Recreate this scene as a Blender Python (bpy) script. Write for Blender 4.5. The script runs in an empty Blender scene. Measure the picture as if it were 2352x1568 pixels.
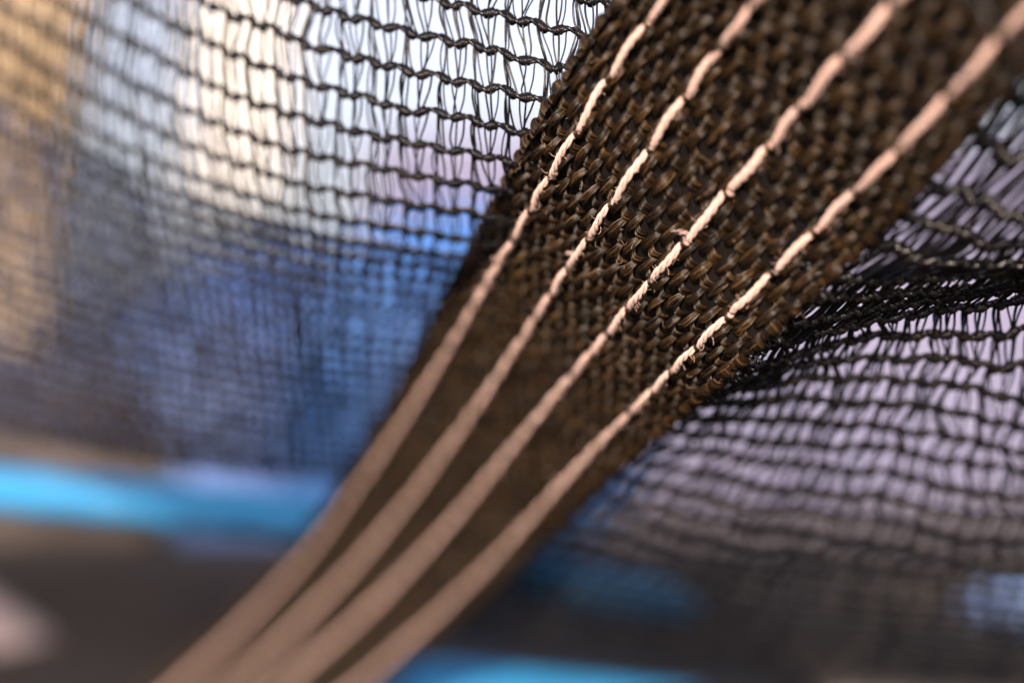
import bpy, math, random
import numpy as np
random.seed(7); rng = np.random.default_rng(7)
S = bpy.context.scene
COL = S.collection

# ------------------------------------------------------------------ camera
CAM_Z = 0.95
cam = bpy.data.cameras.new('camera'); camo = bpy.data.objects.new('camera', cam); COL.objects.link(camo)
camo.location = (0, 0, CAM_Z); camo.rotation_euler = (math.radians(90), 0, 0)
cam.lens = 60; cam.sensor_width = 36; cam.clip_start = 0.01; cam.clip_end = 2000
cam.dof.use_dof = True; cam.dof.focus_distance = 0.200; cam.dof.aperture_fstop = 6.2
S.camera = camo

# ------------------------------------------------------------------ light
SUN_EL, SUN_AZ = 16.0, 188.0            # azimuth clockwise from +Y
w = bpy.data.worlds.new("World"); S.world = w; w.use_nodes = True
nt = w.node_tree
sky = nt.nodes.new('ShaderNodeTexSky'); sky.sky_type = 'NISHITA'; sky.sun_disc = False
sky.sun_elevation = math.radians(SUN_EL); sky.sun_rotation = math.radians(SUN_AZ)
sky.air_density = 1.0; sky.dust_density = 4.0; sky.ozone_density = 1.0
bg = nt.nodes['Background']; hz = nt.nodes.new('ShaderNodeHueSaturation'); hz.inputs['Saturation'].default_value = 0.36   # thin high haze pales the blue
tint = nt.nodes.new('ShaderNodeMix'); tint.data_type = 'RGBA'; tint.blend_type = 'MULTIPLY'; tint.inputs[0].default_value = 1.0
tint.inputs[7].default_value = (0.97, 0.95, 1.08, 1)
nt.links.new(sky.outputs[0], hz.inputs['Color']); nt.links.new(hz.outputs[0], tint.inputs[6])
nt.links.new(tint.outputs[2], bg.inputs[0]); bg.inputs[1].default_value = 0.125
sl = bpy.data.lights.new('sun', 'SUN'); so = bpy.data.objects.new('sun', sl); COL.objects.link(so)
sl.energy = 4.0; sl.angle = math.radians(0.5); sl.color = (1.0, 0.80, 0.58)
so.rotation_euler = (math.radians(90 - SUN_EL), 0, math.radians(180 - SUN_AZ))
so.location = (0, -3, 4)
S.view_settings.view_transform = 'Standard'; S.view_settings.look = 'None'
S.view_settings.exposure = 1.15; S.view_settings.gamma = 1; S.view_settings.use_curve_mapping = False
S.cycles.use_denoising = True
S.cycles.max_bounces = 8; S.cycles.transparent_max_bounces = 8
S.cycles.sample_clamp_indirect = 6

# ------------------------------------------------------------------ helpers
def at(px, py, d):
    """point of the photo (2352 px wide) at depth d metres"""
    px = np.asarray(px, float); py = np.asarray(py, float); d = np.asarray(d, float)
    return np.stack([(px - 1176) / 2352 * 0.6 * d, d + 0 * px, CAM_Z - (py - 784) / 2352 * 0.6 * d], -1)

def mesh_obj(name, verts, faces, mat, parent=None, smooth=True):
    me = bpy.data.meshes.new(name)
    verts = np.asarray(verts, np.float32).reshape(-1, 3)
    faces = np.asarray(faces, np.int32)
    k = faces.shape[1]
    me.vertices.add(len(verts)); me.vertices.foreach_set('co', verts.ravel())
    me.loops.add(faces.size); me.loops.foreach_set('vertex_index', faces.ravel())
    me.polygons.add(len(faces)); me.polygons.foreach_set('loop_start', np.arange(0, faces.size, k, dtype=np.int32))
    if smooth: me.polygons.foreach_set('use_smooth', np.ones(len(faces), bool))
    me.update(calc_edges=True); me.validate()
    me.materials.append(mat)
    o = bpy.data.objects.new(name, me); COL.objects.link(o)
    if parent: o.parent = parent
    return o

class Tubes:
    """batches of tubes collected into one mesh"""
    def __init__(s): s.v = []; s.f = []; s.n = 0
    def add(s, P, R, sides=5, ref=None):
        P = np.asarray(P, float)
        if P.ndim == 2: P = P[None]
        N, K, _ = P.shape
        R = np.broadcast_to(np.asarray(R, float), (N, K)) if np.ndim(R) != 1 or len(np.atleast_1d(R)) == K else np.asarray(R)[:, None] * np.ones((1, K))
        T = np.gradient(P, axis=1); T /= np.linalg.norm(T, axis=2, keepdims=True) + 1e-12
        if ref is None: ref = np.array([0.31, -0.9, 0.2])
        ref = np.broadcast_to(ref, P.shape)
        A = np.cross(T, ref); A /= np.linalg.norm(A, axis=2, keepdims=True) + 1e-9
        B = np.cross(A, T)
        a = np.arange(sides) / sides * 2 * np.pi
        V = P[:, :, None] + R[:, :, None, None] * (np.cos(a)[None, None, :, None] * A[:, :, None] + np.sin(a)[None, None, :, None] * B[:, :, None])
        idx = (np.arange(N * K * sides).reshape(N, K, sides)) + s.n
        nx = np.roll(idx, -1, axis=2)
        F = np.stack([idx[:, :-1], nx[:, :-1], nx[:, 1:], idx[:, 1:]], -1).reshape(-1, 4)
        s.v.append(V.reshape(-1, 3)); s.f.append(F); s.n += N * K * sides
    def build(s, name, mat, parent=None):
        return mesh_obj(name, np.concatenate(s.v), np.concatenate(s.f), mat, parent)

def hermite(xs, Y, x):
    """Y (n,...) values at xs; x (Q,). If Y has Q as second axis it is evaluated per query."""
    xs = np.asarray(xs, float); n = len(xs)
    dx = np.diff(xs)
    sl_ = np.diff(Y, axis=0) / dx.reshape((-1,) + (1,) * (Y.ndim - 1))
    M = np.empty_like(Y); M[0] = sl_[0]; M[-1] = sl_[-1]
    wl = (dx[1:] / (dx[1:] + dx[:-1])).reshape((-1,) + (1,) * (Y.ndim - 1))
    M[1:-1] = sl_[:-1] * wl + sl_[1:] * (1 - wl)
    i = np.clip(np.searchsorted(xs, x) - 1, 0, n - 2)
    h = dx[i]; t = (x - xs[i]) / h
    return i, h, t, M

def herm_const(xs, Y, x):            # Y (n, C...) -> (Q, C...)
    i, h, t, M = hermite(xs, Y, x)
    sh = (-1,) + (1,) * (Y.ndim - 1); t = t.reshape(sh); h = h.reshape(sh)
    h00 = 2*t**3 - 3*t**2 + 1; h10 = t**3 - 2*t**2 + t; h01 = -2*t**3 + 3*t**2; h11 = t**3 - t**2
    return h00*Y[i] + h10*h*M[i] + h01*Y[i+1] + h11*h*M[i+1]

def herm_q(xs, Y, x):                # Y (n, Q, C) -> (Q, C)
    i, h, t, M = hermite(xs, Y, x)
    q = np.arange(len(x)); t = t[:, None]; h = h[:, None]
    h00 = 2*t**3 - 3*t**2 + 1; h10 = t**3 - 2*t**2 + t; h01 = -2*t**3 + 3*t**2; h11 = t**3 - t**2
    return h00*Y[i, q] + h10*h*M[i, q] + h01*Y[i+1, q] + h11*h*M[i+1, q]

class Surf:
    def __init__(s, us, vs, G):       # G (nv, nu, 3)
        s.us = np.asarray(us, float); s.vs = np.asarray(vs, float); s.G = G
    def P(s, u, v):
        sh = u.shape; u = u.ravel(); v = v.ravel()
        A = herm_const(s.us, np.moveaxis(s.G, 1, 0), u)       # (Q, nv, 3)
        return herm_q(s.vs, np.moveaxis(A, 1, 0), v).reshape(sh + (3,))
    def PN(s, u, v, eu, ev):
        p = s.P(u, v)
        du = s.P(u + eu, v) - s.P(u - eu, v); dv = s.P(u, v + ev) - s.P(u, v - ev)
        n = np.cross(du, dv); n /= np.linalg.norm(n, axis=-1, keepdims=True) + 1e-12
        return p, n

def tag(o, label=None, cat=None, group=None, kind=None):
    if label: o['label'] = label
    if cat: o['category'] = cat
    if group: o['group'] = group
    if kind: o['kind'] = kind
    return o

def empty(name, loc=(0, 0, 0)):
    o = bpy.data.objects.new(name, None); COL.objects.link(o); o.location = loc; o.empty_display_size = 0.01
    return o

# ------------------------------------------------------------------ materials
def mat(name, col, rough=0.6, spec=0.5, col2=None, nscale=200, bump=0.0, bscale=3000, island=None, sheen=0, detail=4, trans=0.0, bdist=0.0003):
    m = bpy.data.materials.new(name); m.use_nodes = True
    n = m.node_tree.nodes; L = m.node_tree.links
    b = n['Principled BSDF']
    b.inputs['Roughness'].default_value = rough; b.inputs['Specular IOR Level'].default_value = spec
    b.inputs['Sheen Weight'].default_value = sheen
    tc = n.new('ShaderNodeTexCoord')
    src = None
    if col2 is not None:
        no = n.new('ShaderNodeTexNoise'); no.inputs['Scale'].default_value = nscale; no.inputs['Detail'].default_value = detail
        L.new(tc.outputs['Object'], no.inputs['Vector'])
        r = n.new('ShaderNodeValToRGB'); r.color_ramp.elements[0].position = 0.35; r.color_ramp.elements[1].position = 0.65
        r.color_ramp.elements[0].color = (*col, 1); r.color_ramp.elements[1].color = (*col2, 1)
        L.new(no.outputs['Fac'], r.inputs[0]); src = r.outputs[0]
    if island is not None:
        g = n.new('ShaderNodeNewGeometry')
        r2 = n.new('ShaderNodeValToRGB'); e = r2.color_ramp.elements
        e[0].color = (*col, 1); e[1].color = (*island[-1], 1)
        for k, c in enumerate(island[:-1]):
            x = e.new((k + 1) / len(island)); x.color = (*c, 1)
        L.new(g.outputs['Random Per Island'], r2.inputs[0]); src = r2.outputs[0]
    if src is None: b.inputs['Base Color'].default_value = (*col, 1)
    else: L.new(src, b.inputs['Base Color'])
    if bump:
        nb = n.new('ShaderNodeTexNoise'); nb.inputs['Scale'].default_value = bscale; nb.inputs['Detail'].default_value = 3
        L.new(tc.outputs['Object'], nb.inputs['Vector'])
        bp = n.new('ShaderNodeBump'); bp.inputs['Strength'].default_value = bump; bp.inputs['Distance'].default_value = bdist
        L.new(nb.outputs['Fac'], bp.inputs['Height']); L.new(bp.outputs[0], b.inputs['Normal'])
    return m

M_web = mat('webbing_filament', (.012, .008, .005), .36, .30, island=[(.005, .003, .002), (.022, .011, .004), (.003, .002, .002), (.042, .022, .008), (.003, .002, .002), (.10, .055, .020)])  # golden filaments among near-black ones paint in the strap's lit parts
M_base = mat('webbing_core', (.003, .002, .002), .9, .1, col2=(.007, .005, .004), nscale=900)
M_thread = mat('salmon_thread', (.55, .36, .31), .7, .2, island=[(.58, .385, .335), (.50, .32, .27), (.64, .45, .40)], bump=.6, bscale=5000, sheen=.3)
M_net2 = mat('sunlit_tint_monofilament', (.14, .18, .36), .6, .3, island=[(.15, .21, .42), (.11, .15, .34), (.24, .28, .46)])  # sunlight on the rear threads is painted in as pale blue
M_lint = mat('pale_lint', (.30, .22, .15), .8, .2)
M_net = mat('black_monofilament', (.005, .005, .006),   .22, .16, island=[(.006, .005, .005), (.004, .004, .006), (.012, .009, .008)])

# ------------------------------------------------------------------ setting
def sheet(name, x0, x1, y0, y1, z, m, n=2):
    v = [(x0, y0, z), (x1, y0, z), (x1, y1, z), (x0, y1, z)]
    return mesh_obj(name, v, [(0, 1, 2, 3)], m, smooth=False)
M_ground = mat('dry_lawn', (.10, .09, .045), .95, .1, col2=(.20, .16, .08), nscale=1.2, detail=8)
tag(sheet('ground', -400, 400, -60, 900, 0, M_ground), kind='structure')

def rbox(name, x0, x1, y0, y1, z0, z1, m, parent=None, bev=0.02, seg=4, rough=0.0):
    """bevelled box, optionally a little uneven"""
    import bmesh
    bm = bmesh.new(); bmesh.ops.create_cube(bm, size=1)
    for v in bm.verts:
        v.co = ((x0 + x1) / 2 + v.co.x * (x1 - x0), (y0 + y1) / 2 + v.co.y * (y1 - y0), (z0 + z1) / 2 + v.co.z * (z1 - z0))
    bmesh.ops.bevel(bm, geom=bm.edges[:], offset=bev, segments=seg, profile=.5, affect='EDGES')
    if rough:
        bmesh.ops.subdivide_edges(bm, edges=bm.edges[:], cuts=4, use_grid_fill=True)
        from mathutils import noise, Vector
        for v in bm.verts:
            v.co += noise.noise_vector(v.co * 9) * rough
    me = bpy.data.meshes.new(name); bm.to_mesh(me); bm.free()
    for p in me.polygons: p.use_smooth = True
    me.materials.append(m)
    o = bpy.data.objects.new(name, me); COL.objects.link(o)
    if parent: o.parent = parent
    return o
def px2x(px, d): return (px - 1176) / 2352 * .6 * d
def py2z(py, d): return CAM_Z - (py - 784) / 2352 * .6 * d

# ---- pale lavender house wall far behind
M_wall = mat('lavender_render', (.108, .110, .180), .9, .2, col2=(.145, .140, .215), nscale=2.5, bump=.3, bscale=60, bdist=.01)
D = 4.0
tag(rbox('house_wall', px2x(840, D), px2x(3600, D), D, D + .35, -.02, py2z(300, D), M_wall, bev=.03),
    'pale lavender rendered wall far behind the net', 'wall')

# ---- rounded blue and slate cushions behind the lower left net
M_blue = mat('blue_vinyl', (.032, .100, .30), .55, .25, col2=(.055, .14, .37), nscale=14)
M_slate = mat('slate_vinyl', (.040, .085, .25), .6, .25, col2=(.070, .110, .25), nscale=10)
M_low = mat('grey_brown_masonry', (.040, .032, .032), .9, .15, col2=(.085, .068, .055), nscale=9)
M_cream = mat('cream_sky_glow', (.36, .36, .37), .6, .3, col2=(.44, .43, .42), nscale=9)  # pale tone painted as a bright patch of sky
def cushion(name, px, py, D, rx, ry, depth, m, e=.72, lean=0):
    cx, cz = px2x(px, D), py2z(py, D); RX, RZ = rx / 2352 * .6 * D, ry / 2352 * .6 * D
    nu_, nv_ = 64, 40
    th = np.linspace(-np.pi / 2, np.pi / 2, nv_)[:, None]; ph = (np.arange(nu_) / nu_ * 2 * np.pi)[None]
    pw = lambda x, k: np.sign(x) * np.abs(x) ** k
    X = RX * pw(np.cos(th), e) * pw(np.cos(ph), e); Y = depth * pw(np.cos(th), e) * pw(np.sin(ph), e); Z = RZ * pw(np.sin(th), e) * np.ones_like(ph)
    w_ = 1 + .03 * np.sin(5 * ph + 3 * th) + .02 * np.sin(9 * ph - 7 * th)
    V = np.stack([cx + X * w_ + lean * Z, D + depth + Y * w_, cz + Z], -1).reshape(-1, 3)
    a, b = np.meshgrid(np.arange(nv_ - 1), np.arange(nu_), indexing='ij'); b2 = (b + 1) % nu_
    F = np.stack([a*nu_ + b, a*nu_ + b2, (a+1)*nu_ + b2, (a+1)*nu_ + b], -1).reshape(-1, 4)
    return mesh_obj(name, V, F, m)
tag(cushion('floor_cushion', 1090, 880, .84, 500, 450, .10, M_blue, .8, .15),
    'saturated blue rounded cushion behind the net, beside the strap', 'cushion')
tag(cushion('floor_cushion', 540, 960, .95, 480, 430, .12, M_slate, .85, .3),
    'dull slate grey rounded cushion behind the net, left of the blue one', 'cushion')
tag(cushion('garden_boulder', -20, 1110, .90, 420, 330, .10, M_low, .85, .0),
    'grey brown rounded boulder under the golden beam at left', 'boulder')
M_step = mat('grey_tone_step', (.050, .045, .055), .95, .1, col2=(.085, .075, .085), nscale=11)
D = .90
tag(rbox('tone_step_block', px2x(1330, D), px2x(3000, D), D, D + .12, 0.0, py2z(1175, D), M_step, bev=.02, rough=.004),  # invented block, its grey imitates a soft hazy fade from wall to mat
    'low grey block added as a hazy fade behind the right hand net, under the lavender wall', 'block')
D = 1.3
def leaning_beam(name, poly, D, th, m, bev=.02):
    """poly: four picture points of the front face; the beam has real thickness th"""
    import bmesh
    bm = bmesh.new(); vs_ = []
    for dd in (0, th):
        for x, y in poly:
            vs_.append(bm.verts.new((px2x(x, D), D + dd, py2z(y, D))))
    for f in ((0, 1, 2, 3), (7, 6, 5, 4), (0, 4, 5, 1), (1, 5, 6, 2), (2, 6, 7, 3), (3, 7, 4, 0)): bm.faces.new([vs_[k] for k in f])
    bmesh.ops.recalc_face_normals(bm, faces=bm.faces[:])
    bmesh.ops.bevel(bm, geom=bm.edges[:], offset=bev, segments=4, profile=.5, affect='EDGES')
    me = bpy.data.meshes.new(name); bm.to_mesh(me); bm.free()
    for p in me.polygons: p.use_smooth = True
    me.materials.append(m); o = bpy.data.objects.new(name, me); COL.objects.link(o); return o
tag(leaning_beam('sky_glow_panel', [(480, -900), (750, -900), (650, 470), (420, 470)], D, .02, M_cream),  # made-up panel, stands in for the glow of the sky
    'slim cream panel added for the bright sky glow behind the upper left net', 'panel')
M_post = mat('weathered_wood', (.23, .165, .10), .85, .15, col2=(.36, .28, .20), nscale=9, detail=6)
tag(leaning_beam('timber_beam', [(-700, -900), (330, -900), (60, 1000), (-900, 1000)], 1.45, .04, M_post),
    'golden brown sunlit timber beam behind the net at left edge', 'beam')

# ---- dark mat below
M_mat = mat('black_mat_fabric', (.012, .0075, .0045), .85, .08, col2=(.036, .031, .030), nscale=4, detail=4)
z = CAM_Z - .088
def disc(name, cx, cy, rx, ry, z, th, m):
    n = 96; a = np.arange(n) / n * 2 * np.pi
    rings = [(0.0, 0), (0.5, 0), (.97, 0), (.995, -th * .15), (1.0, -th * .5), (.99, -th), (0.0, -th)]
    V = []
    for r, dz in rings: V.append(np.stack([cx + rx * r * np.cos(a), cy + ry * r * np.sin(a), np.full(n, z + dz)], -1))
    V = np.concatenate(V); F = []
    for k in range(len(rings) - 1):
        i = np.arange(n); j = (i + 1) % n
        F.append(np.stack([k*n + i, k*n + j, (k+1)*n + j, (k+1)*n + i], -1))
    return mesh_obj(name, V, np.concatenate(F), m)
tag(rbox('jumping_mat', -1.6, 1.6, .02, .775, z - .012, z, M_mat, bev=.005),
    'dark brown black trampoline mat stretched out below the net', 'trampoline mat')

M_rug = mat('tan_cloth', (.060, .048, .040), .95, .05, col2=(.10, .083, .066), nscale=30, detail=6)
z0 = CAM_Z - .088
tag(rbox('folded_cloth', .075, .30, .40, .62, z0, z0 + .006, M_rug, bev=.003, seg=3, rough=.002),
    'tan grey cloth lying on the dark mat at lower right', 'cloth')

# ---- cyan padded edging tubes
M_cyan = mat('cyan_vinyl', (.010, .150, .33), .5, .35, col2=(.018, .18, .39), nscale=60)
def tube_along(name, pts, rads, m, seg=60, sides=24, flat=1.0):
    P = np.array([at(*p) for p in pts]); xs = np.arange(len(P)).astype(float)
    q = np.linspace(0, len(P) - 1, seg)
    C = herm_const(xs, P, q); R = np.interp(q, xs, rads)
    R = R * np.minimum(1, np.sqrt(np.clip(np.minimum(np.arange(seg), np.arange(seg)[::-1]) / 4.0, 0, 1)) + .02)
    R = R * (1 + .05 * np.sin(np.arange(seg) * 1.9))
    t = Tubes(); t.add(C, R[None], sides=sides)
    return t.build(name, m)
tag(tube_along('edge_tube', [(-300, 1075, .385), (0, 1122, .375), (360, 1152, .37), (720, 1190, .375), (1000, 1240, .375), (1300, 1330, .34), (1480, 1370, .34), (1620, 1405, .35)],
               [.0052, .0050, .0048, .0047, .0048, .0052, .0048, .0025], M_cyan),
    'bright cyan padded edge tube crossing behind the lower strap', 'edge tube')
tag(tube_along('edge_tube', [(780, 1600, .40), (1000, 1590, .41), (1300, 1612, .42), (1600, 1640, .43), (1900, 1680, .44)],
               [.008, .0075, .0065, .006, .005], M_cyan),
    'cyan padded edge tube along the bottom of the picture', 'edge tube')
M_pale = mat('pale_blue_vinyl', (.11, .18, .36), .45, .5, col2=(.15, .22, .40), nscale=60)
tag(tube_along('edge_tube', [(2190, 1395, .36), (2300, 1385, .36), (2420, 1400, .37), (2600, 1430, .38)],
               [.003, .0048, .006, .006], M_pale),
    'pale blue padded edge tube end at the lower right', 'edge tube')

# ---- pale stone at the bottom left
M_stone = mat('mauve_stone', (.17, .13, .135), .9, .2, col2=(.21, .17, .17), nscale=30)
tag(tube_along('smooth_stone', [(-480, 1400, .55), (-180, 1600, .52), (20, 1760, .50), (160, 1940, .5)], [.03, .036, .036, .03], M_stone),
    'pale mauve smooth stone at the bottom left corner', 'stone')

# ------------------------------------------------------------------ strap surface
E0 = [(2040,-780),(1760,-440),(1560,-190),(1400,10),(1340,90),(1270,200),(1200,330),(1130,460),(1060,590),(1000,720),(930,850),(845,990),(765,1130),(690,1235),(590,1345),(480,1455),(360,1560),(200,1680),(60,1780)]
R1 = [(2400,-1030),(2160,-760),(1920,-490),(1800,-330),(1700,-200),(1610,-90),(1530,0),(1450,100),(1400,180),(1350,260),(1300,350),(1250,430),(1195,530),(1140,620),(1090,710),(1040,800),(980,890),(920,975),(850,1080),(780,1180),(700,1280),(610,1380),(510,1480),(420,1568),(290,1680),(150,1790)]
R2 = [(2420,-800),(2240,-600),(2060,-400),(1940,-250),(1830,-110),(1745,0),(1690,70),(1620,160),(1560,250),(1500,330),(1450,400),(1400,480),(1345,570),(1290,645),(1235,730),(1190,800),(1145,870),(1080,960),(1010,1060),(930,1160),(840,1270),(730,1390),(620,1490),(540,1568),(400,1690),(250,1800)]
R3 = [(2700,-700),(2500,-480),(2300,-260),(2170,-120),(2060,0),(1980,90),(1880,200),(1790,310),(1720,390),(1640,480),(1570,560),(1510,630),(1440,710),(1380,790),(1310,870),(1235,960),(1170,1040),(1080,1150),(1000,1240),(900,1350),(790,1450),(660,1560),(520,1670),(380,1780)]
R4 = [(2900,-480),(2720,-320),(2560,-180),(2440,-60),(2352,30),(2280,110),(2160,240),(2030,380),(1900,500),(1800,600),(1700,700),(1600,795),(1520,878),(1430,965),(1330,1070),(1220,1190),(1120,1300),(1020,1395),(920,1485),(830,1568),(690,1680),(540,1790)]
E1 = [(2980,-380),(2800,-230),(2640,-80),(2480,70),(2352,180),(2247,290),(2157,395),(2014,545),(1895,655),(1800,745),(1700,840),(1620,910),(1520,990),(1400,1090),(1290,1195),(1175,1315),(1070,1410),(970,1495),(885,1568),(750,1680),(600,1790)]
def hit(p, dr, poly):
    best = None
    pa = np.array(poly, float)
    poly = [tuple(pa[0] + 4 * (pa[0] - pa[1]))] + list(poly) + [tuple(pa[-1] + 4 * (pa[-1] - pa[-2]))]
    for a, b in zip(poly[:-1], poly[1:]):
        a = np.array(a, float); b = np.array(b, float); e = b - a
        den = dr[0] * e[1] - dr[1] * e[0]
        if abs(den) < 1e-9: continue
        q = a - p
        k = (q[0] * e[1] - q[1] * e[0]) / den; m = (q[0] * dr[1] - q[1] * dr[0]) / den
        if -0.001 <= m <= 1.001 and (best is None or abs(k) < abs(best)): best = k
    return p + best * dr
stations = [(-760, .146, 42), (-490, .157, 44), (-330, .164, 46), (-200, .170, 48), (-90, .177, 50), (0, .184, 51), (180, .192, 52), (350, .199, 52), (530, .216, 51), (710, .241, 50), (890, .272, 48), (1080, .306, 46), (1280, .345, 44), (1480, .385, 43), (1680, .425, 42)]
G = []
r1 = np.array(R1, float)
for y, d, ang in stations:
    o = np.argsort(r1[:, 1]); p = np.array([np.interp(y, r1[o, 1], r1[o, 0]), y])
    dr = np.array([math.cos(math.radians(ang)), math.sin(math.radians(ang))])
    pts = [hit(p, dr, E0), p] + [hit(p, dr, c) for c in (R2, R3, R4, E1)]
    G.append(np.array([at(q[0], q[1], d) for q in pts]))
G = np.array(G)
SCOL = [0, 5.6, 14.6, 23.6, 32.6, 38.2]
tau = np.arange(len(stations)).astype(float)
strap0 = Surf(SCOL, tau, G)
tt = np.linspace(0, len(stations) - 1, 600)
mid = strap0.P(np.full(600, 19.0), tt)
L_ = np.concatenate([[0], np.cumsum(np.linalg.norm(np.diff(mid, axis=0), axis=1))]) * 1000
LEN = L_[-1]
print('strap length mm', LEN)
def SP(t, s, h):
    """strap point: t mm along from the upper right, s mm across, h mm above the face (towards the camera)"""
    t, s, h = np.broadcast_arrays(np.asarray(t, float), np.asarray(s, float), np.asarray(h, float))
    ta = np.interp(t, L_, tt)
    p, n = strap0.PN(s, ta, .3, .02)
    n = n * np.sign(-n[..., 1:2])
    return p + n * (h[..., None] * .001)

net = empty('safety_net', (0, .2, CAM_Z))
tag(net, 'black knitted safety net with dark webbing strap and four salmon stitch lines', 'safety net')
def adopt(o, p=net):
    o.parent = p; o.matrix_parent_inverse.identity()
    if p is net: o.location = (0, -.2, -CAM_Z)
    return o

# core slab of the strap
nt_, ns_ = 240, 40
prof = [(.6, -.6), (2, -1.0)] + [(x, -1.1) for x in np.linspace(3, 35.2, 12)] + [(36.2, -1.0), (37.6, -.6), (37.9, -.8), (37.4, -1.25)] + [(x, -1.7) for x in np.linspace(35, 3, 10)] + [(.8, -1.25), (.3, -.8)]
prof = np.array(prof); tl = np.linspace(1, LEN - 1, nt_)
T_, Sx = np.meshgrid(tl, prof[:, 0], indexing='ij'); _, Hx = np.meshgrid(tl, prof[:, 1], indexing='ij')
V = SP(T_, Sx, Hx).reshape(-1, 3); K = len(prof)
i, j = np.meshgrid(np.arange(nt_ - 1), np.arange(K), indexing='ij'); j2 = (j + 1) % K
F = np.stack([i*K + j, i*K + j2, (i+1)*K + j2, (i+1)*K + j], -1).reshape(-1, 4)
strap = adopt(mesh_obj('webbing_strap', V, F, M_base))

# warp floats: bundles of filaments lying along the strap
Q, PW = 6.6, 1.3
cols = np.arange(29) * PW + .9
tb = Tubes()
NF, KF = 12, 11
rows = []
for c, s0 in enumerate(cols):
    t0 = -Q + (c % 2) * Q / 2
    while t0 < LEN:
        rows.append((t0 + rng.normal(0, .12), s0 + rng.normal(0, .05), 4.1 * rng.uniform(.9, 1.12), rng.uniform(.75, 1.2), rng.normal(0, .08)))
        t0 += Q
rows = np.array([r for r in rows if r[0] > .5 and r[0] + r[2] < LEN - .5])
x = np.linspace(0, 1, KF)
for f in range(NF):
    jf = (f / (NF - 1)) * 2 - 1
    jj = jf + rng.normal(0, .10, len(rows))
    t = rows[:, 0:1] + x[None] * rows[:, 2:3] + jj[:, None] * .12
    env = np.sin(np.pi * x ** .85) ** .6; env[-1] = -.25; env[-2] *= .85
    ht = (-.95 + env * (1.55 * rows[:, 3:4]) - (.30 * jj[:, None] ** 2) * env) + rng.normal(0, .07, (len(rows), 1)) * env
    lat = rows[:, 1:2] + jj[:, None] * (.26 + .15 * env) + (.5 - x[None]) * (.45) + rows[:, 4:5] * env + rng.normal(0, .11, (len(rows), 1)) * np.sin(2 * np.pi * x)[None] + rng.normal(0, .07, (len(rows), 1)) * np.sin(np.pi * x)[None]
    P = SP(t, np.clip(lat, .1, 38.1), ht)
    tb.add(P, .000062 * (1 + 0 * ht), 5)
# weft bundles seen between the floats, lying across the strap
x = np.linspace(0, 1, 7)
for k in range(2):
    for f in range(8 - 3 * k):
        jf = (f / (7 - 3 * k)) * 2 - 1
        tc_ = rows[:, 0] + rows[:, 2] + (1.35 + .85 * k) + rng.normal(0, .06, len(rows)) + jf * .36
        lat = rows[:, 1:2] - .95 + x[None] * 1.6
        ht = -.75 - .25 * k + np.sin(np.pi * x)[None] * (.68 + rng.normal(0, .03, (len(rows), 1))) - .10 * jf ** 2
        tq = tc_[:, None] + (x[None] - .5) * .12
        ok = (lat.min(1) > .2) & (lat.max(1) < 38) & (tq.max(1) < LEN - .5)
        tb.add(SP(tq[ok], lat[ok], ht[ok]), .000062, 5)
# selvage bundles wrapping round both edges
th = np.linspace(0, 1, 12)
for side in (0, 1):
    tcs = np.arange(2, LEN - 2, 3.3) + rng.normal(0, .12, len(np.arange(2, LEN - 2, 3.3)))
    for k in range(2):
        for f in range(12):
            jf = (f / 11) * 2 - 1
            a = np.pi * th
            rad = .95 + (.28 if k == 0 else -.1) - .32 * jf ** 2
            se = 1.0 - np.sin(a) * rad * 1.15
            hh = -.55 + np.cos(a) * rad
            tc_ = tcs[:, None] + k * 1.65 + jf * (.85 if k == 0 else .6) + (th[None] - .5) * 1.0
            se = np.broadcast_to(se[None], tc_.shape) + rng.normal(0, .04, (len(tcs), 1))
            s_ = se if side == 0 else 38.2 - se
            ok = (tc_.max(1) < LEN - 1)
            tb.add(SP(tc_[ok], s_[ok], np.broadcast_to(hh[None], tc_.shape)[ok]), .00009, 5)

# little dark bundles that cross over the thread where each stitch dips in
def stitch_starts(phase, seed):
    r = np.random.default_rng(seed * 101); t = 1.5 + phase; out = []
    while t < LEN - 8.6:
        L = 8.1 * r.uniform(.92, 1.07); out.append((t, L)); t += L
    return out
STITCH = [(5.6, 2.0, 1), (14.6, 5.0, 2), (23.6, 1.0, 3), (32.6, 3.5, 4)]
for s0, phase, seed in STITCH:
    x = np.linspace(0, 1, 9)
    for t0, L in stitch_starts(phase, seed):
        top = rng.uniform(.55, 1.15)
        for f in range(7):
            jf = f / 6 * 2 - 1
            tb.add(SP(t0 + jf * .24 + (x - .5) * .5 + rng.normal(0, .05), s0 - .9 + 1.8 * x, -.9 + np.sin(np.pi * x) ** .8 * (top + .9) - .12 * jf ** 2), .000075, 5)
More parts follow.
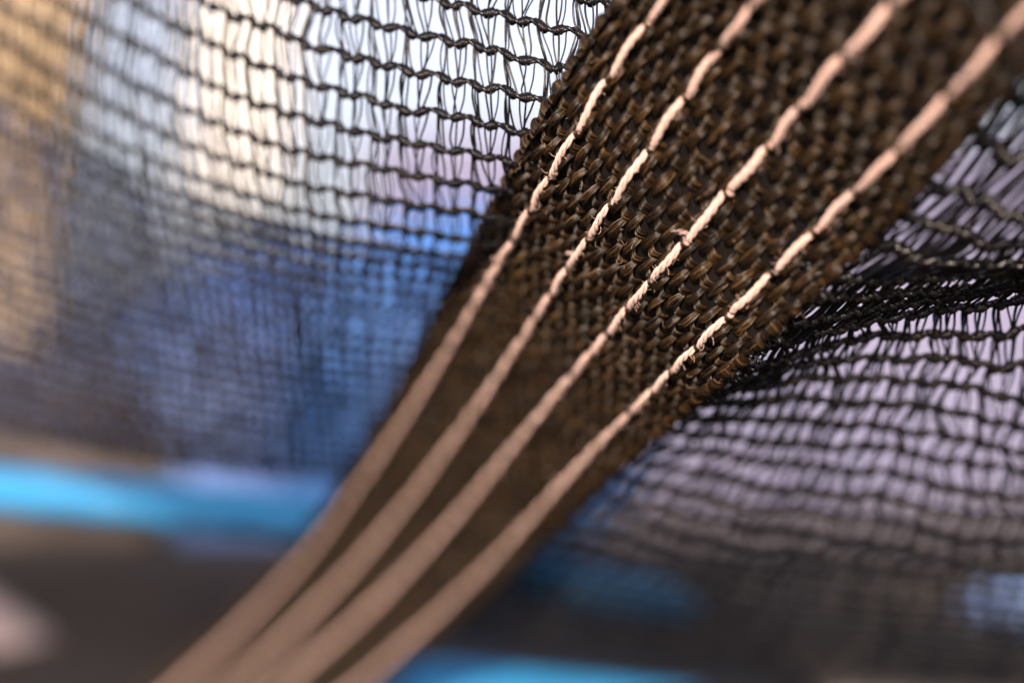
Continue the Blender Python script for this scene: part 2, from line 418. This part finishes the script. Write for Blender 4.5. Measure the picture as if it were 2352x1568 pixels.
# stray filament curls on the strap's edge and face
for k in range(150):
    t0 = rng.uniform(3, LEN - 3)
    s0 = rng.choice([rng.uniform(-.3, .4), rng.uniform(-.3, .4), rng.uniform(3, 36), 38.2 + rng.uniform(-.3, .2)])
    L = rng.uniform(.5, 1.6); a0 = rng.uniform(0, 6.28); cu = rng.uniform(-2.5, 2.5)
    q = np.linspace(0, 1, 9)
    ang = a0 + cu * q
    if s0 < 1: ang = np.pi + rng.uniform(-.9, .9) + cu * q
    dt = np.cumsum(np.sin(ang)) / 9 * L; ds = np.cumsum(np.cos(ang)) / 9 * L
    tb.add(SP(t0 + dt, s0 + ds, .35 + .5 * q * rng.uniform(.3, 1.5)), .00003, 4)
adopt(tb.build('webbing_weave', M_web, strap), strap)
tb = Tubes()
for k in range(420):
    t0 = rng.uniform(3, LEN - 3); s0 = rng.uniform(1, 37)
    L = rng.uniform(.3, 2.2); a0 = rng.uniform(0, 6.28); cu = rng.uniform(-3.5, 3.5)
    q = np.linspace(0, 1, 9); ang = a0 + cu * q
    tb.add(SP(t0 + np.cumsum(np.sin(ang)) / 9 * L, s0 + np.cumsum(np.cos(ang)) / 9 * L, .55 + .3 * np.sin(q * 5 + a0) + .3 * q), .000018, 4)
lint = adopt(tb.build('lint', M_lint, strap), strap); lint['kind'] = 'stuff'

# four rows of twisted thread
def stitch_row(s0, phase, seed):
    r = np.random.default_rng(seed); tb = Tubes()
    for t, Ls in stitch_starts(phase, seed):
        gap = .30
        n = 46; x = np.linspace(0, 1, n)
        tc = t + gap + x * (Ls - 2 * gap)
        env = np.clip(np.sin(np.pi * x), 0, 1) ** .24
        lat = s0 + .10 * np.sin(2 * np.pi * (x + r.uniform())) + (x - .5) * r.normal(.25, .12)
        h = -.75 + 1.75 * env
        tw = 2 * np.pi * (x * (Ls / 4.4)) + r.uniform(0, 6)
        fatten = 1 + .45 * min(1, max(0, (t / LEN - .5) / .35))      # fatter towards the far end: extra brightness put into the thread's shape
        sq = (.55 + .45 * env) * fatten
        for ply in range(3):
            a = -tw + ply * 2 * np.pi / 3
            for fb in range(5):                     # each ply is itself a small bundle of yarn
                b = a * 1.0 + x * 9 + fb * 2 * np.pi / 5
                rr = .085
                la = lat + sq * (.275 * np.cos(a) + rr * np.cos(b)); hh = h + sq * (.25 * np.sin(a) + rr * np.sin(b))
                tb.add(SP(tc, la, hh), (.00012 * fatten * (.6 + .4 * env))[None], 6)
        # the lock where the needle thread dips through
        q = np.linspace(0, 1, 10)
        for m in range(3):
            a = np.pi * q
            tb.add(SP(t + (m - 1) * .16 + .25 * (q - .5), s0 + .45 * np.cos(a), -.1 + .42 * np.sin(a)), .00011, 5)
        # a little fuzz
        for m in range(5):
            q = np.linspace(0, 1, 7); u0 = r.uniform(.1, .9); a = r.uniform(0, 6.28); Lf = r.uniform(.3, 1.0)
            ii = t + u0 * Ls
            tb.add(SP(ii + np.sin(a + 1.5 * q) * q * Lf, s0 + r.choice([-.45, .45]) + np.cos(a + 1.5 * q) * q * Lf, .7 + .6 * q * Lf), .000022, 4)
    # frayed tufts
    for ft in ([101, 106, 112] if seed == 1 else [r.uniform(60, 160) for _ in range(1)]):
        for m in range(6):
            q = np.linspace(0, 1, 9); a = r.uniform(2.4, 4.0); Lf = r.uniform(.6, 1.5)
            tb.add(SP(ft + r.uniform(-.6, .6) + np.sin(a) * q * Lf + .3 * q ** 2, s0 - .35 + np.cos(a + q) * q * Lf, .7 + .5 * q * Lf), .00004, 4)
    return tb.build('stitching_thread', M_thread)
for s0, phase, seed in STITCH:
    adopt(stitch_row(s0, phase, seed), strap)

# ------------------------------------------------------------------ knitted netting
# one cell of the raschel knit in (u along the row, v down to the next row, w off the surface)
def cell_curves():
    c = []
    q = np.linspace(0, 1, 17)
    # row chain: wires that open into eyes, cross at the knots and zigzag between them
    zz = lambda u: .065 * np.cos(2 * np.pi * (u - .28))
    c.append(('row', np.stack([q, zz(q) + .050 * np.sin(4 * np.pi * q - .6) - .01, .3 * np.cos(4 * np.pi * q)], -1)))
    c.append(('row', np.stack([q, zz(q) - .050 * np.sin(4 * np.pi * q - .6) + .01, -.3 * np.cos(4 * np.pi * q)], -1)))
    c.append(('row', np.stack([q, zz(q) + .03 * np.sin(4 * np.pi * q + 1.2) + .045, .4 * np.sin(4 * np.pi * q)], -1)))
    q2 = np.linspace(0, 1, 25)
    for u0, wd, turns in ((.08, .26, 4.6), (.50, .34, 5.0)):
        a = q2 * 2 * np.pi * turns
        for ph, am in ((0, .115), (2.5, .095), (4.4, .075)):
            uu = u0 + (q2 - .5) * wd * (1 - .1 * ph / 4) + .012 * np.cos(a + ph)
            fat = np.sin(np.pi * np.clip(q2, 0, 1)) ** .5
            c.append(('row', np.stack([uu, zz(uu) + am * fat * np.sin(a + ph) + .012, .85 * fat * np.cos(a + ph)], -1)))
    V = [[(-.02, 0, 0), (-.03, .25, .2), (-.02, .6, .2), (-.01, .85, .1), (-.02, 1, .0)],
         [(.03, 0, .1), (.02, .3, .5), (.02, .6, .4), (.03, .85, .3), (.02, 1, .2)],
         [(.07, .02, 0), (.09, .25, .1), (.14, .6, .1), (.19, .88, .1), (.26, 1.0, .0)],
         [(.26, -.0, .2), (.33, .12, .2), (.36, .4, .0), (.42, .75, -.1), (.46, 1.0, .0)],
         [(.50, 0, .2), (.50, .3, .2), (.48, .7, .1), (.46, .9, .1), (.48, 1, .0)],
         [(.70, .0, -.1), (.66, .12, -.1), (.63, .45, -.2), (.57, .8, .0), (.52, 1, .1)],
         [(.93, .03, 0), (.91, .3, -.1), (.94, .65, .1), (.98, .85, .2), (.98, 1, .2)]]
    for P in V: c.append(('v', np.array(P, float)))
    return c
CC = cell_curves()
CAMP = np.array([0, 0, CAM_Z])

def build_net(surf, u0, u1, v0, v1, r, seed, back=0.0, wave=1.0, swell=0.0):
    rg = np.random.default_rng(seed); tb = Tubes()
    U, Vv = np.meshgrid(np.arange(u0, u1), np.arange(v0, v1), indexing='ij')
    U = U.ravel().astype(float); Vv = Vv.ravel().astype(float); N = len(U)
    # small wobble of every knot, shared by neighbouring cells
    wob = rg.normal(0, 1, (u1 - u0 + 3, v1 - v0 + 3, 2)) * np.array([.07, .035]) * wave
    def warp(u, v):
        fu = np.clip(u - u0, 0, u1 - u0 + .999); fv = np.clip(v - v0, 0, v1 - v0 + .999)
        i = np.floor(fu).astype(int); j = np.floor(fv).astype(int); a = (fu - i)[..., None]; b = (fv - j)[..., None]
        a = a * a * (3 - 2 * a); b = b * b * (3 - 2 * b)
        o = wob[i, j] * (1 - a) * (1 - b) + wob[i + 1, j] * a * (1 - b) + wob[i, j + 1] * (1 - a) * b + wob[i + 1, j + 1] * a * b
        return u + o[..., 0], v + o[..., 1]
    for kind, P in CC:
        if kind == 'v':
            q = np.linspace(0, len(P) - 1, 11)
            base = herm_const(np.arange(len(P)).astype(float), P, q)
            B = np.broadcast_to(base[None], (N, 11, 3)).copy()
            e = np.sin(np.linspace(0, np.pi, 11))
            B[..., 0] += rg.normal(0, .035, (N, 1)) * e + rg.normal(0, .022, (N, 1)) * np.sin(2 * np.linspace(0, np.pi, 11))
            B[..., 2] += rg.normal(0, .35, (N, 1)) * e
        else:
            B = np.broadcast_to(P[None], (N,) + P.shape).copy()
            B[..., 1] += rg.normal(0, .004, (N, 1)) * np.sin(np.linspace(0, np.pi, P.shape[0]))
        uu, vv = warp(U[:, None] + B[..., 0], Vv[:, None] + B[..., 1])
        if swell: vv = vv + swell * (np.sin(uu * 1.15 + vv * .45) + .6 * np.sin(uu * 2.3 - vv * .8 + 1.0)) * np.clip((uu + .5) / 2, 0, 1)
        p, n = surf.PN(uu, vv, .05, .05)
        n = n * np.sign(-n[..., 1:2] + 1e-9)
        pts = p + n * (B[..., 2:3] * .00045)
        if back: pts = CAMP + (pts - CAMP) * (1 + back)
        rr = r * (2.0 if kind == 'row' else 1.0) * rg.uniform(.8, 1.2, (N, 1)) * np.ones((1, pts.shape[1]))
        tb.add(pts, rr, 5)
    return tb

# left panel
us = [-14, -8, -4, 0, 4, 8, 12, 16, 20]
vs = [-3, 0, 3, 5, 7, 10, 14, 20, 27, 34]
XY = [
 [(-120,-800),(70,-710),(205,-630),(350,-545),(515,-440),(788,-335),(1100,-245),(1400,-160),(1700,-100)],
 [(-130,-520),(60,-430),(195,-350),(345,-260),(515,-160),(785,-58),(1094,21),(1400,95),(1700,150)],
 [(-150,-240),(40,-140),(180,-60),(334,21),(515,115),(778,209),(1087,278),(1400,345),(1700,400)],
 [(-160,-80),(25,20),(160,100),(312,190),(515,292),(776,369),(1087,425),(1390,480),(1670,520)],
 [(-170,90),(20,180),(155,262),(318,350),(540,437),(775,503),(1080,552),(1360,600),(1640,640)],
 [(-190,260),(20,360),(180,430),(340,500),(560,565),(775,618),(1050,652),(1310,680),(1560,700)],
 [(-220,430),(20,550),(200,610),(370,670),(570,718),(775,755),(1020,780),(1250,795),(1480,800)],
 [(-250,640),(20,750),(210,815),(400,860),(590,898),(780,922),(990,937),(1190,940),(1400,945)],
 [(-270,880),(0,970),(210,1015),(410,1050),(600,1072),(790,1088),(980,1100),(1170,1105),(1350,1110)],
 [(-270,1030),(0,1100),(210,1130),(410,1160),(600,1180),(790,1200),(980,1215),(1170,1225),(1350,1230)]]
DD = [
 [.275,.262,.250,.240,.226,.213,.205,.201,.201],
 [.275,.262,.250,.240,.226,.213,.205,.201,.201],
 [.275,.262,.250,.240,.226,.214,.206,.203,.206],
 [.278,.264,.252,.242,.229,.219,.212,.211,.214],
 [.28,.267,.255,.244,.232,.225,.223,.226,.230],
 [.285,.272,.260,.250,.240,.236,.240,.246,.253],
 [.295,.280,.267,.258,.250,.250,.263,.273,.283],
 [.305,.288,.275,.266,.262,.276,.298,.310,.323],
 [.315,.298,.288,.280,.285,.315,.335,.348,.360],
 [.335,.322,.315,.315,.325,.350,.366,.375,.385]]
Gl = np.array([[at(x, y, d) for (x, y), d in zip(a, b)] for a, b in zip(XY, DD)])
surfL = Surf(us, vs, Gl)
adopt(build_net(surfL, -14, 20, -3, 28, .00012, 11).build('netting', M_net))

# a second ply, sunlight painted into its pale threads, hangs a few millimetres behind the lower half of the left panel
adopt(build_net(surfL, -13, 17, 8, 28, .00013, 21, back=.02, wave=1.6).build('lining_mesh', M_net2))

# short loops of netting gathered into the seam along both edges of the strap
tb = Tubes()
q = np.linspace(0, 1, 12)
for k in range(900):
    t0 = rng.uniform(4, LEN - 6); right = rng.uniform() < .75
    out = rng.uniform(.6, 2.6) if right else rng.uniform(.2, 1.0); wd = rng.uniform(.3, 1.3); lean = rng.normal(-.8, .8)
    e = np.sin(np.pi * q)
    so_ = 37.3 + out * e if right else .8 - out * e
    tb.add(SP(t0 + wd * (q - .5) + lean * e, so_, -1.2 - rng.uniform(0, .8) + rng.normal(0, .4) * e), rng.uniform(.00008, .00014), 5)
adopt(tb.build('seam_loops', M_net))

# right panel, folded over itself along a ridge
us = [-2, 0, 3, 7, 11, 15]
vs = [1, 3, 5, 7, 8, 9, 10, 11, 12, 13, 14, 16, 18, 20, 22, 25, 29, 34, 40]
XY = [
 [(2330,-20),(2480,60),(2640,150),(2900,320),(3200,480)],
 [(2200,140),(2330,210),(2460,290),(2640,420),(2900,560)],
 [(2030,360),(2157,425),(2262,468),(2420,520),(2640,590)],
 [(1880,500),(2003,555),(2120,592),(2317,608),(2560,600)],
 [(1790,600),(1900,640),(2021,637),(2220,634),(2480,610)],
 [(1750,655),(1856,690),(1970,680),(2170,668),(2440,632)],
 [(1700,715),(1808,742),(1920,724),(2130,690),(2400,655)],
 [(1640,770),(1752,792),(1870,765),(2090,722),(2370,682)],
 [(1600,830),(1712,845),(1845,808),(2075,768),(2360,765)],
 [(1570,870),(1680,874),(1825,842),(2060,818),(2352,850)],
 [(1530,900),(1648,900),(1800,876),(2040,868),(2340,915)],
 [(1450,960),(1572,955),(1750,962),(2000,975),(2320,1025)],
 [(1370,1020),(1490,1022),(1690,1050),(1960,1080),(2300,1130)],
 [(1290,1080),(1410,1092),(1630,1140),(1920,1180),(2290,1232)],
 [(1210,1140),(1335,1162),(1580,1222),(1880,1270),(2280,1320)],
 [(1120,1230),(1240,1255),(1510,1312),(1830,1362),(2270,1408)],
 [(1020,1330),(1140,1352),(1420,1402),(1770,1448),(2260,1490)],
 [(920,1430),(1040,1450),(1330,1492),(1700,1530),(2250,1570)],
 [(800,1540),(930,1560),(1240,1595),(1620,1625),(2220,1660)]]
DD = [
 [.169,.170,.171,.173,.176],
 [.174,.175,.176,.177,.179],
 [.181,.181,.182,.183,.184],
 [.187,.187,.188,.190,.190],
 [.190,.190,.192,.193,.193],
 [.194,.194,.196,.197,.197],
 [.199,.198,.200,.200,.200],
 [.203,.202,.203,.2035,.203],
 [.208,.206,.208,.210,.210],
 [.212,.210,.212,.215,.215],
 [.217,.214,.216,.219,.221],
 [.229,.224,.225,.227,.230],
 [.245,.238,.236,.237,.240],
 [.263,.255,.250,.248,.250],
 [.284,.274,.267,.262,.263],
 [.315,.303,.293,.287,.288],
 [.350,.338,.328,.322,.322],
 [.390,.378,.368,.362,.362],
 [.430,.420,.412,.405,.405]]
Gr = np.array([[at(x, y, d) for (x, y), d in zip(a, b)] for a, b in zip(XY, DD)])
Gr = np.concatenate([Gr, Gr[:, -1:] + (Gr[:, -1:] - Gr[:, -2:-1]) * .95], axis=1)
surfR = Surf(us, vs, Gr)
adopt(build_net(surfR, -2, 15, 1, 35, .00017, 12, wave=1.8, swell=.07).build('netting', M_net))

# a single loose thread crossing in front of the strap's upper right corner
tb = Tubes()
P = np.array([at(x, y, d) for x, y, d in [(2180,-120,.152),(2235,-20,.1515),(2290,80,.151),(2340,190,.153),(2390,300,.158),(2420,400,.165)]])
C = herm_const(np.arange(6.), P, np.linspace(0, 5, 40))
tb.add(C, .00024, 6)
adopt(tb.build('loose_thread', M_net))
